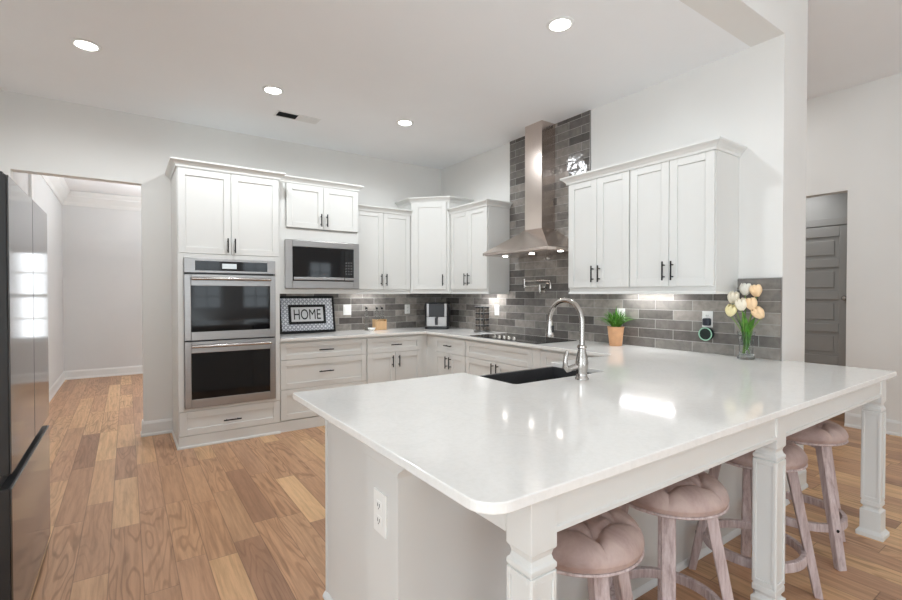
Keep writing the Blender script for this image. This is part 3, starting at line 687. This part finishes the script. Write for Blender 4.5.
# ------------------------------------------------------------------ stools
def make_stool(label):
    t = thing('bar_stool', label, 'bar stool', (0, 0, 0), 0, 'tufted stools under the peninsula overhang')
    R = 0.205; zb = 0.60
    bm = bmesh.new(); NR, NA = 44, 120
    RB = 0.128
    buttons = [(0, 0)]+[(RB*math.cos(i*PI/3), RB*math.sin(i*PI/3)) for i in range(6)]
    seams = [((0, 0), b) for b in buttons[1:]]+[(buttons[1+i], buttons[1+(i+1) % 6]) for i in range(6)]+[(b, (b[0]*1.52, b[1]*1.52)) for b in buttons[1:]]
    def top(x, y):
        r = math.hypot(x, y); z = 0.056*(1-(r/R)**6)**0.5 if r < R else 0
        z += 0.014*(1-(r/R)**2); d = 0
        for bx_, by_ in buttons: d += 0.020*math.exp(-((x-bx_)**2+(y-by_)**2)/0.0005)
        e = 0
        for (ax, ay), (bx_, by_) in seams:
            vx_, vy_ = bx_-ax, by_-ay; t_ = max(0, min(1, ((x-ax)*vx_+(y-ay)*vy_)/(vx_*vx_+vy_*vy_)))
            e = max(e, 0.009*math.exp(-((x-ax-t_*vx_)**2+(y-ay-t_*vy_)**2)/0.00006))
        return zb+0.012+max(0.004, z-d-e)
    c = bm.verts.new((0, 0, top(0, 0))); rings = []
    for i in range(1, NR+1):
        r = R*math.sin(PI/2*i/NR)
        rings.append([bm.verts.new((r*math.cos(2*PI*k/NA), r*math.sin(2*PI*k/NA), top(r*math.cos(2*PI*k/NA)*0.9999, r*math.sin(2*PI*k/NA)*0.9999))) for k in range(NA)])
    for rr, z in ((R+0.004, zb+0.035), (R+0.002, zb+0.015), (R-0.006, zb)): pass
    rings.append([bm.verts.new(((R-0.004)*math.cos(2*PI*k/NA), (R-0.004)*math.sin(2*PI*k/NA), zb)) for k in range(NA)])
    for k in range(NA): bm.faces.new((c, rings[0][k], rings[0][(k+1) % NA]))
    for i in range(len(rings)-1):
        for k in range(NA): bm.faces.new((rings[i][k], rings[i+1][k], rings[i+1][(k+1) % NA], rings[i][(k+1) % NA]))
    bm.faces.new(rings[-1])
    mb = MB(); mb.bm.free(); mb.bm = bm
    seat = mb.build('seat', M_leather, t, smooth=True)
    for bx_, by_ in buttons:
        z = top(bx_, by_); MB().lathe([(0.0095, 0), (0.008, 0.003), (0.003, 0.005)], (bx_, by_, z-0.001), 12).build('button', M_leather, seat, smooth=True)
    MB().lathe([(R-0.004, 0), (R, 0.004), (R-0.002, 0.010)], (0, 0, zb-0.011), 48).build('seat_rim', M_wash, t, smooth=True)
    MB().cyl((0, 0, zb-0.045), 0.075, 0.033).build('swivel_plate', M_black, t)
    for k in range(4):
        a = k*PI/2; ca_, sa_ = math.cos(a), math.sin(a)
        def pt(r, wv, z): return (ca_*r-sa_*wv, sa_*r+ca_*wv, z)
        def sec(r, z, d, wd): return [pt(r-d, -wd, z), pt(r+d, -wd, z), pt(r+d, wd, z), pt(r-d, wd, z)]
        mb = MB().hexa(sec(0.250, 0.0, 0.016, 0.021), sec(0.140, 0.588, 0.021, 0.024))
        mb.build('leg', M_wash, t, 0.004)
        mb = MB().hexa(sec(0.095, 0.555, 0.032, 0.018), sec(0.085, 0.588, 0.040, 0.018)); mb.build('bracket', M_wash, t)
    ro, ri, z0, z1 = 0.207, 0.185, 0.160, 0.200; s = 64; mb = MB()
    prof = [(ri, z0), (ro, z0), (ro-0.003, z1), (ri-0.003, z1)]
    rg = [[mb.bm.verts.new((r*math.cos(2*PI*i/s), r*math.sin(2*PI*i/s), z)) for r, z in prof] for i in range(s)]
    for i in range(s):
        for j in range(4): mb.bm.faces.new((rg[i][j], rg[(i+1) % s][j], rg[(i+1) % s][(j+1) % 4], rg[i][(j+1) % 4]))
    fr_ = mb.build('foot_ring', M_wash, t, 0.003, smooth=True)
    mb = MB()
    for k in range(4):
        a = k*PI/2; MB().tube([(0.231*math.cos(a), 0.231*math.sin(a), 0.18), (0.2355*math.cos(a), 0.2355*math.sin(a), 0.18)], 0.008, 12).build('bolt', M_black, fr_)
    return t
st = make_stool('tufted mauve leather stool nearest the camera beside the left post')
st.location = (-2.37, -4.32, 0); st.rotation_euler = (0, 0, math.radians(-112))
dup(st, 'tufted mauve leather stool second from the camera, between the left and middle posts', (-1.83, -4.305, 0), math.radians(-147))
dup(st, 'tufted mauve leather stool half hidden behind the middle post', (-1.10, -4.30, 0), math.radians(-61))
dup(st, 'tufted mauve leather stool farthest from the camera by the right post', (-0.52, -4.285, 0), math.radians(-119))

# ------------------------------------------------------------------ ceiling fittings
def downlight(label, x, y, power=40):
    t = thing('downlight', label, 'ceiling light', (x, y, H), 0, 'recessed ceiling lights')
    MB().lathe([(0.085, 0), (0.085, -0.004), (0.070, -0.010), (0.062, -0.006), (0.062, 0)], (0, 0, -0.0003), 40).build('trim_ring', M_trim, t, smooth=True)
    MB().lathe([(0.061, -0.002), (0.061, -0.0065)], seg=32).build('lens', M_lens, t)
    l = bpy.data.lights.new('downlight_beam', 'SPOT'); l.energy = power; l.spot_size = math.radians(174); l.spot_blend = 0.5; l.shadow_soft_size = 0.06; l.color = (0.915, 0.965, 1.0)
    o = bpy.data.objects.new('downlight_beam', l); COL.objects.link(o); o.parent = t; o.location = (0, 0, -0.03)
downlight('recessed ceiling light at the far left, above the refrigerator side', -3.712, -1.278)
downlight('recessed ceiling light beside the air vent above the double oven', -2.497, -1.268)
downlight('recessed ceiling light nearest the corner of the two kitchen walls', -1.247, -1.243)
downlight('recessed ceiling light at the top, left of the wall end and nearest the peninsula', -1.272, -3.262, 26)
v = thing('air_vent', 'rectangular ceiling air vent with a dark half beside a recessed light', 'vent', (-2.155, -0.785, H))
MB().box(-0.20, 0.20, -0.075, -0.06, -0.006, 0).box(-0.20, 0.20, 0.06, 0.075, -0.006, 0).box(-0.20, -0.185, -0.06, 0.06, -0.006, 0).box(0.185, 0.20, -0.06, 0.06, -0.006, 0).box(-0.006, 0.006, -0.06, 0.06, -0.006, 0).build('frame', M_trim, v)
MB().box(-0.185, 0.185, -0.06, 0.06, -0.0015, 0).build('dark_opening', plain('duct_dark', (0.05, 0.05, 0.05, 1), 0.8), v)
for i in range(9):
    y = -0.054+i*0.0135
    mb = MB().hexa([(0.006, y-0.006, -0.003), (0.185, y-0.006, -0.003), (0.185, y+0.005, -0.006), (0.006, y+0.005, -0.006)], [(0.006, y-0.006, -0.002), (0.185, y-0.006, -0.002), (0.185, y+0.005, -0.005), (0.006, y+0.005, -0.005)])
    mb.build('slat', M_trim, v)
    mb = MB().hexa([(-0.185, y-0.001, -0.006), (-0.006, y-0.001, -0.006), (-0.006, y+0.001, -0.006), (-0.185, y+0.001, -0.006)], [(-0.185, y+0.002, -0.0016), (-0.006, y+0.002, -0.0016), (-0.006, y+0.004, -0.0016), (-0.185, y+0.004, -0.0016)])
    mb.build('slat', M_slot, v)

# under-cabinet lamps
def strip(label, loc, rz, length, power):
    t = thing('under_cabinet_light', label, 'light', loc, rz, 'slim lamps under the wall cabinets')
    MB().box(-length/2, length/2, -0.02, 0.02, -0.012, 0).build('housing', M_trim, t)
    MB().box(-length/2+0.01, length/2-0.01, -0.014, 0.014, -0.0135, -0.012).build('diffuser', M_strip, t)
    l = bpy.data.lights.new('strip_glow', 'AREA'); l.shape = 'RECTANGLE'; l.size = length; l.size_y = 0.016; l.energy = power; l.color = (0.97, 0.98, 1.0)
    o = bpy.data.objects.new('strip_glow', l); COL.objects.link(o); o.parent = t; o.location = (0, 0, -0.016)
ZS = 1.3915
strip('slim lamp under the cabinet left of the tall corner cabinet', (-1.14, -0.14, ZS), 0, 0.34, 1.7)
strip('slim lamp under the cabinet left of the range hood', (-0.14, -1.12, ZS), -PI/2, 0.34, 2.4)
strip('slim lamp under the cabinets between hood and tulips', (-0.095, -3.11, ZS), -PI/2, 0.47, 2.0)

# ------------------------------------------------------------------ outlets
def outlet(label, loc, rz, w_=0.075, h_=0.118, kind='duplex', name='wall_outlet'):
    t = thing(name, label, 'outlet' if kind == 'duplex' else 'light switch', loc, rz)
    MB().box(-w_/2, w_/2, -0.006, 0, -h_/2, h_/2).build('cover_plate', M_outlet, t, 0.002)
    if kind == 'duplex':
        for s in (-1, 1):
            r = MB().box(-0.017, 0.017, -0.0085, -0.006, s*0.024-0.015, s*0.024+0.015).build('socket', M_outlet, t, 0.003)
            MB().box(-0.008, -0.005, -0.009, -0.0085, s*0.024-0.004, s*0.024+0.007).box(0.005, 0.008, -0.009, -0.0085, s*0.024-0.004, s*0.024+0.007).box(-0.002, 0.002, -0.009, -0.0085, s*0.024-0.011, s*0.024-0.007).build('slots', M_slot, r)
    else:
        for s in ((-0.023, 0.023) if w_ > 0.09 else (0,)):
            MB().box(s-0.016, s+0.016, -0.009, -0.006, -0.033, 0.033).build('rocker', M_outlet, t, 0.002)
outlet('white switch plate on the tile between the HOME sign and the oil bottles', (-1.348, -0.0112, 1.160), 0, 0.10, 0.125, 'switch', 'switch_plate')
outlet('white outlet on the back tile between the oil bottles and the air fryer', (-0.533, -0.0112, 1.153), 0)
outlet('white outlet on the tile just right of the spice rack', (-0.0112, -1.175, 1.162), -PI/2)
outlet('white outlet on the tile behind the potted grass', (-0.0112, -2.815, 1.165), -PI/2)
outlet('white outlet on the tile holding the round plug-in speaker', (-0.0112, -3.542, 1.164), -PI/2)
outlet('white outlet on the end of the peninsula under the worktop corner', (-2.8362, -3.935, 0.648), -PI/2, 0.085, 0.135)

# ------------------------------------------------------------------ things on the worktop
ZT = 0.9142
# HOME sign
sg = thing('home_sign', 'black framed HOME sign with grey lattice border leaning on the counter', 'sign', (-1.842, -0.110, ZT+0.0030))
sg.rotation_euler = (math.radians(-11), 0, 0)
w_, h_ = 0.313, 0.412
MB().box(-w_, -w_+0.028, -0.012, 0.012, 0, h_).box(w_-0.022, w_, -0.012, 0.012, 0, h_).box(-w_+0.028, w_-0.022, -0.012, 0.012, 0, 0.026).box(-w_+0.028, w_-0.022, -0.012, 0.012, h_-0.024, h_).build('frame', M_black, sg, 0.002)
MB().box(-w_+0.02, w_-0.015, -0.004, 0.006, 0.02, h_-0.02).build('border_panel', M_lattice, sg)
iw, i0, i1 = 0.207, 0.098, 0.314; tt = 0.028
MB().box(-iw, -iw+tt, -0.010, -0.004, i0, i1).box(iw-tt, iw, -0.010, -0.004, i0, i1).box(-iw+tt, iw-tt, -0.010, -0.004, i0, i0+tt).box(-iw+tt, iw-tt, -0.010, -0.004, i1-tt, i1).build('inner_frame', M_black, sg, 0.001)
MB().box(-iw+tt, iw-tt, -0.007, -0.004, i0+tt, i1-tt).build('name_panel', M_whitepanel, sg)
cu = bpy.data.curves.new('lettering', 'FONT'); cu.body = 'HOME'; cu.size = 0.150; cu.align_x = 'CENTER'; cu.align_y = 'CENTER'; cu.extrude = 0.0006
to = bpy.data.objects.new('lettering_curve', cu); COL.objects.link(to); bpy.context.view_layer.update()
me = bpy.data.meshes.new_from_object(to.evaluated_get(bpy.context.evaluated_depsgraph_get())); bpy.data.objects.remove(to)
xs = [v_.co.x for v_ in me.vertices]; ysv = [v_.co.y for v_ in me.vertices]; sx = 0.300/(max(xs)-min(xs)); sy = 0.115/(max(ysv)-min(ysv))
mx_, my_ = (max(xs)+min(xs))/2, (max(ysv)+min(ysv))/2
for v_ in me.vertices: v_.co = Vector(((v_.co.x-mx_)*sx, -0.0078-v_.co.z, (v_.co.y-my_)*sy+(i0+i1)/2))
me.materials.clear(); me.materials.append(M_black)
lo = bpy.data.objects.new('lettering', me); COL.objects.link(lo); lo.parent = sg

# oil bottles in a small wooden holder
def bottle(label, x, y, h, z=ZT):
    t = thing('oil_bottle', label, 'bottle', (x, y, z), 0, 'glass bottles on the back counter')
    MB().lathe([(0.022, 0), (0.024, 0.004), (0.024, h*0.80), (0.018, h*0.88), (0.011, h*0.92), (0.011, h)], seg=20).build('glass_body', M_glass, t, smooth=True)
    MB().lathe([(0.013, 0), (0.015, 0.004), (0.015, 0.022), (0.008, 0.026)], (0, 0, h), 16).tube([(0, 0, h+0.02), (-0.014, -0.006, h+0.03), (-0.028, -0.012, h+0.03)], 0.004, 8).build('stopper', M_blackplastic, t, smooth=True)
bottle('slim glass oil bottle standing left of the wooden holder', -1.155, -0.135, 0.25)
hx, hy = -0.985, -0.135
hb = MB().box(-0.075, 0.075, -0.045, 0.045, 0, 0.012).box(-0.075, -0.063, -0.045, 0.045, 0.012, 0.125).box(0.063, 0.075, -0.045, 0.045, 0.012, 0.125).box(-0.063, 0.063, -0.045, -0.035, 0.012, 0.105).box(-0.063, 0.063, 0.035, 0.045, 0.012, 0.125).build('wooden_holder', M_bamboo, None, 0.002)
hb.location = (hx, hy, ZT); tag(hb, 'small light wood open holder for bottles on the back counter', 'holder')
bottle('slim glass oil bottle at the left inside the wooden holder', hx-0.034, hy, 0.235, ZT+0.0125)
bottle('slim glass oil bottle at the right inside the wooden holder', hx+0.034, hy, 0.235, ZT+0.0125)
bo = MB().lathe([(0.02, 0), (0.026, 0.004), (0.045, 0.03), (0.048, 0.036), (0.044, 0.034), (0.02, 0.008)], seg=28).build('pinch_bowl', M_outlet, None, smooth=True)
bo.location = (-1.14, -0.245, ZT); tag(bo, 'small white bowl in front of the left oil bottle', 'bowl')

# air fryer
af = thing('air_fryer', 'black and silver basket air fryer in the counter corner', 'air fryer', (-0.29, -0.355, ZT), math.radians(-38)); af.scale = (1.1, 1.0, 1.0)
def rbox(x0, x1, y0, y1, r, z0, z1):
    p = arc(x1-r, y0+r, r, -90, 0, 5)+arc(x1-r, y1-r, r, 0, 90, 5)+arc(x0+r, y1-r, r, 90, 180, 5)+arc(x0+r, y0+r, r, 180, 270, 5)
    return MB().prism(p, z0, z1)
rbox(-0.135, 0.135, -0.15, 0.15, 0.05, 0, 0.032).build('foot', M_blackplastic, af, 0.004)
rbox(-0.14, 0.14, -0.145, 0.155, 0.055, 0.032, 0.325).build('body', M_blackplastic, af, 0.02, True, 3)
for s in (-1, 1): MB().box(s*0.085, s*0.112, -0.152, -0.140, 0.155, 0.315).build('side_trim', M_steel, af, 0.004)
cpn = MB().box(-0.083, 0.083, -0.153, -0.140, 0.160, 0.315).build('control_panel', M_blackplastic, af, 0.004)
dw = MB().box(-0.112, 0.112, -0.158, -0.140, 0.036, 0.152).build('basket_drawer', M_steel, af, 0.006)
MB().box(-0.016, 0.016, -0.205, -0.158, 0.055, 0.150).build('handle', M_blackplastic, dw, 0.008)

# spice rack
sx_, sy_ = -0.17, -1.105
sr = thing('spice_rack', 'revolving steel spice rack on the counter beside the cooktop', 'spice rack', (sx_, sy_, ZT))
MB().lathe([(0.095, 0), (0.095, 0.012), (0.03, 0.016)], seg=32).build('base', M_steel, sr, smooth=True)
MB().cyl((0, 0, 0.016), 0.022, 0.275, seg=16).build('column', M_steel, sr)
for k in range(4):
    z = 0.02+k*0.068; MB().lathe([(0.085, 0), (0.085, 0.003), (0.024, 0.003), (0.024, 0)], (0, 0, z), 28, cap=False).build('tier', M_steel, sr)
MB().lathe([(0.088, 0), (0.088, 0.004), (0.01, 0.008)], (0, 0, 0.291), 28).build('top_plate', M_steel, sr, smooth=True)
jar0 = None
lab = 'small spice jar with dark lid held in the revolving rack'
for k in range(4):
    for i in range(5):
        a = math.radians(150+i*38)
        p = (sx_+0.064*math.cos(a), sy_+0.064*math.sin(a), ZT+0.0235+k*0.068)
        if jar0 is None:
            jar0 = thing('spice_jar', lab, 'jar', p, 0, 'spice jars in the revolving rack')
            MB().lathe([(0.016, 0), (0.017, 0.002), (0.017, 0.040), (0.014, 0.044)], seg=14).build('glass_body', M_spice, jar0, smooth=True)
            MB().lathe([(0.0165, 0), (0.0165, 0.012), (0.014, 0.014)], (0, 0, 0.044), 14).build('lid', M_blackplastic, jar0, smooth=True)
        else: dup(jar0, lab, p)

# potted grass
px, py = -0.125, -2.842
pp = thing('potted_plant', 'bushy green grass plant in a peach clay pot by the backsplash', 'plant', (px, py, ZT))
MB().lathe([(0.046, 0), (0.050, 0.004), (0.066, 0.150), (0.069, 0.152), (0.069, 0.160), (0.062, 0.160), (0.060, 0.148)], seg=32).build('pot', M_terracotta, pp, smooth=True)
MB().cyl((0, 0, 0.142), 0.059, 0.005).build('soil', M_soil, pp)
mb = MB(); rg = random.Random(3)
for i in range(105):
    a = rg.uniform(0, 2*PI); sp_ = rg.uniform(0.03, 1)**0.7; ln = rg.uniform(0.12, 0.215); r0 = rg.uniform(0, 0.035)
    base_ = Vector((r0*math.cos(a), r0*math.sin(a), 0.146)); d = Vector((math.cos(a), math.sin(a), 0)); sd = Vector((-d.y, d.x, 0)); wv = rg.uniform(0.006, 0.012)
    reach = 0.165*sp_; N = 5; prev = None
    if base_.x+d.x*reach > 0.105: reach = max(0.01, (0.105-base_.x)/max(d.x, 0.05))*0.95
    for k in range(N+1):
        s = k/N; p = base_+d*(reach*s**1.3)+Vector((0, 0, ln*(s-0.55*sp_*s*s))); ww = wv*(1-s)**0.6+0.0003
        q = (mb.bm.verts.new(p-sd*ww), mb.bm.verts.new(p+Vector((0, 0, ww*0.5))), mb.bm.verts.new(p+sd*ww))
        if prev:
            mb.bm.faces.new((prev[0], prev[1], q[1], q[0])); mb.bm.faces.new((prev[1], prev[2], q[2], q[1]))
        prev = q
mb.build('foliage', M_leaf, pp, smooth=True)

# plug-in speaker
ps = thing('plug_in_speaker', 'round dark speaker with a mint ring plugged into the wall outlet', 'speaker', (-0.0205, -3.550, 0), -PI/2)
MB().box(-0.026, 0.026, -0.040, 0, 1.118, 1.172).build('plug_body', M_navy, ps, 0.010)
MB().lathe([(0.046, 0), (0.047, -0.006), (0.047, -0.030), (0.043, -0.036)], (0, -0.004, 1.058), 36, 'y').build('speaker_body', M_mesh, ps, smooth=True)
s = 40; mb = MB(); mb.tube([(0.0445*math.cos(2*PI*i/s), -0.040, 1.058+0.0445*math.sin(2*PI*i/s)) for i in range(s+1)], 0.0042, 8, False); mb.build('light_ring', M_mint, ps, smooth=True)

# tulips in a glass vase
vx, vy = -0.115, -3.846
vs = thing('glass_vase', 'clear glass vase with flared foot standing by the wall end', 'vase', (vx, vy, ZT))
MB().lathe([(0.050, 0), (0.052, 0.006), (0.046, 0.020), (0.041, 0.040), (0.041, 0.09), (0.046, 0.15), (0.052, 0.185), (0.049, 0.185), (0.043, 0.15), (0.038, 0.09), (0.038, 0.04), (0.036, 0.026)], seg=36, cap=True).build('glass', M_glass, vs, smooth=True)
def tulip(label, hy_, hz_, hx_, mat, tilt, foot, leaf=None):
    head = Vector((hx_-vx, hy_-vy, hz_-ZT)); ft = Vector((foot[0], foot[1], 0.036)); mid = Vector((head.x*0.12+foot[0]*0.3, head.y*0.12+foot[1]*0.3, 0.185))
    t = thing('tulip', label, 'flower', (vx, vy, ZT), 0, 'tulips in the glass vase')
    pts = []
    for i in range(13):
        s = i/12; pts.append(ft*(1-s)**2+mid*2*s*(1-s)+head*s*s)
    MB().tube(pts, 0.0034, 8).build('stem', M_stem, t, smooth=True)
    mb = MB(); R_ = Matrix.Rotation(tilt[0], 4, 'X') @ Matrix.Rotation(tilt[1], 4, 'Y')
    for k in range(6):
        a0 = k*PI/3; inn = k % 2; prev = None; NN = 8
        for i in range(NN+1):
            s = i/NN; z = 0.080*s-0.006; r = 0.043*math.sin(PI*min(1, s*0.62+0.10))*(0.90 if inn else 1.0)*(1.0-0.18*s); wv = 0.80*math.sin(PI*(0.14+0.80*s))**0.7
            row = []
            for j in range(5):
                a = a0+(j-2)/2*wv; rr = r*(1-0.05*abs(j-2)); row.append(mb.bm.verts.new(head+R_ @ Vector((rr*math.cos(a), rr*math.sin(a), z))))
            if prev:
                for j in range(4): mb.bm.faces.new((prev[j], prev[j+1], row[j+1], row[j]))
            prev = row
    b = mb.build('blossom', mat, t, smooth=True)
    sm = b.modifiers.new('thickness', 'SOLIDIFY'); sm.thickness = 0.0015
    if leaf:
        mb = MB(); prev = None; a, ln, out = leaf; d = Vector((math.cos(a), math.sin(a), 0)); sd = Vector((-d.y, d.x, 0))
        for i in range(11):
            s = i/10; p = Vector((foot[0]*0.4, foot[1]*0.4, 0.06))+d*(0.012+out*s**2.2)+Vector((0, 0, ln*(s-0.12*s*s))); ww = 0.027*math.sin(PI*(0.08+0.9*s))**0.8
            q = (mb.bm.verts.new(p-sd*ww), mb.bm.verts.new(p-d*ww*0.25), mb.bm.verts.new(p+sd*ww))
            if prev: mb.bm.faces.new((prev[0], prev[1], q[1], q[0])); mb.bm.faces.new((prev[1], prev[2], q[2], q[1]))
            prev = q
        mb.build('leaf', M_leaf, t, smooth=True)
tulip('pale yellow tulip hanging lowest on the left of the bouquet', -3.762, 1.205, -0.16, M_yellow, (0.35, -0.15), (0.018, -0.012), (1.9, 0.27, 0.07))
tulip('large white tulip at the upper left of the bouquet, under the cabinet corner', -3.765, 1.290, -0.13, M_cream, (0.25, -0.1), (0.0, -0.02), (3.0, 0.29, 0.04))
tulip('greyish white tulip at the top centre of the bouquet', -3.832, 1.345, -0.10, M_whiteleaf, (0.05, 0.05), (-0.012, 0.0))
tulip('cream tulip in the middle of the bouquet, just below the grey-white one', -3.842, 1.245, -0.17, M_cream, (0.0, -0.2), (0.01, 0.012), (4.3, 0.25, 0.06))
tulip('peach tulip standing highest on the right of the bouquet', -3.906, 1.335, -0.11, M_peach, (-0.1, 0.0), (-0.014, 0.012))
tulip('peach tulip right of centre, directly below the highest peach one', -3.898, 1.250, -0.15, M_peach, (-0.15, -0.1), (0.0, 0.02), (5.0, 0.27, 0.06))
tulip('peach tulip leaning lowest at the far right of the bouquet', -3.945, 1.195, -0.13, M_peach, (-0.55, -0.1), (0.006, 0.02))
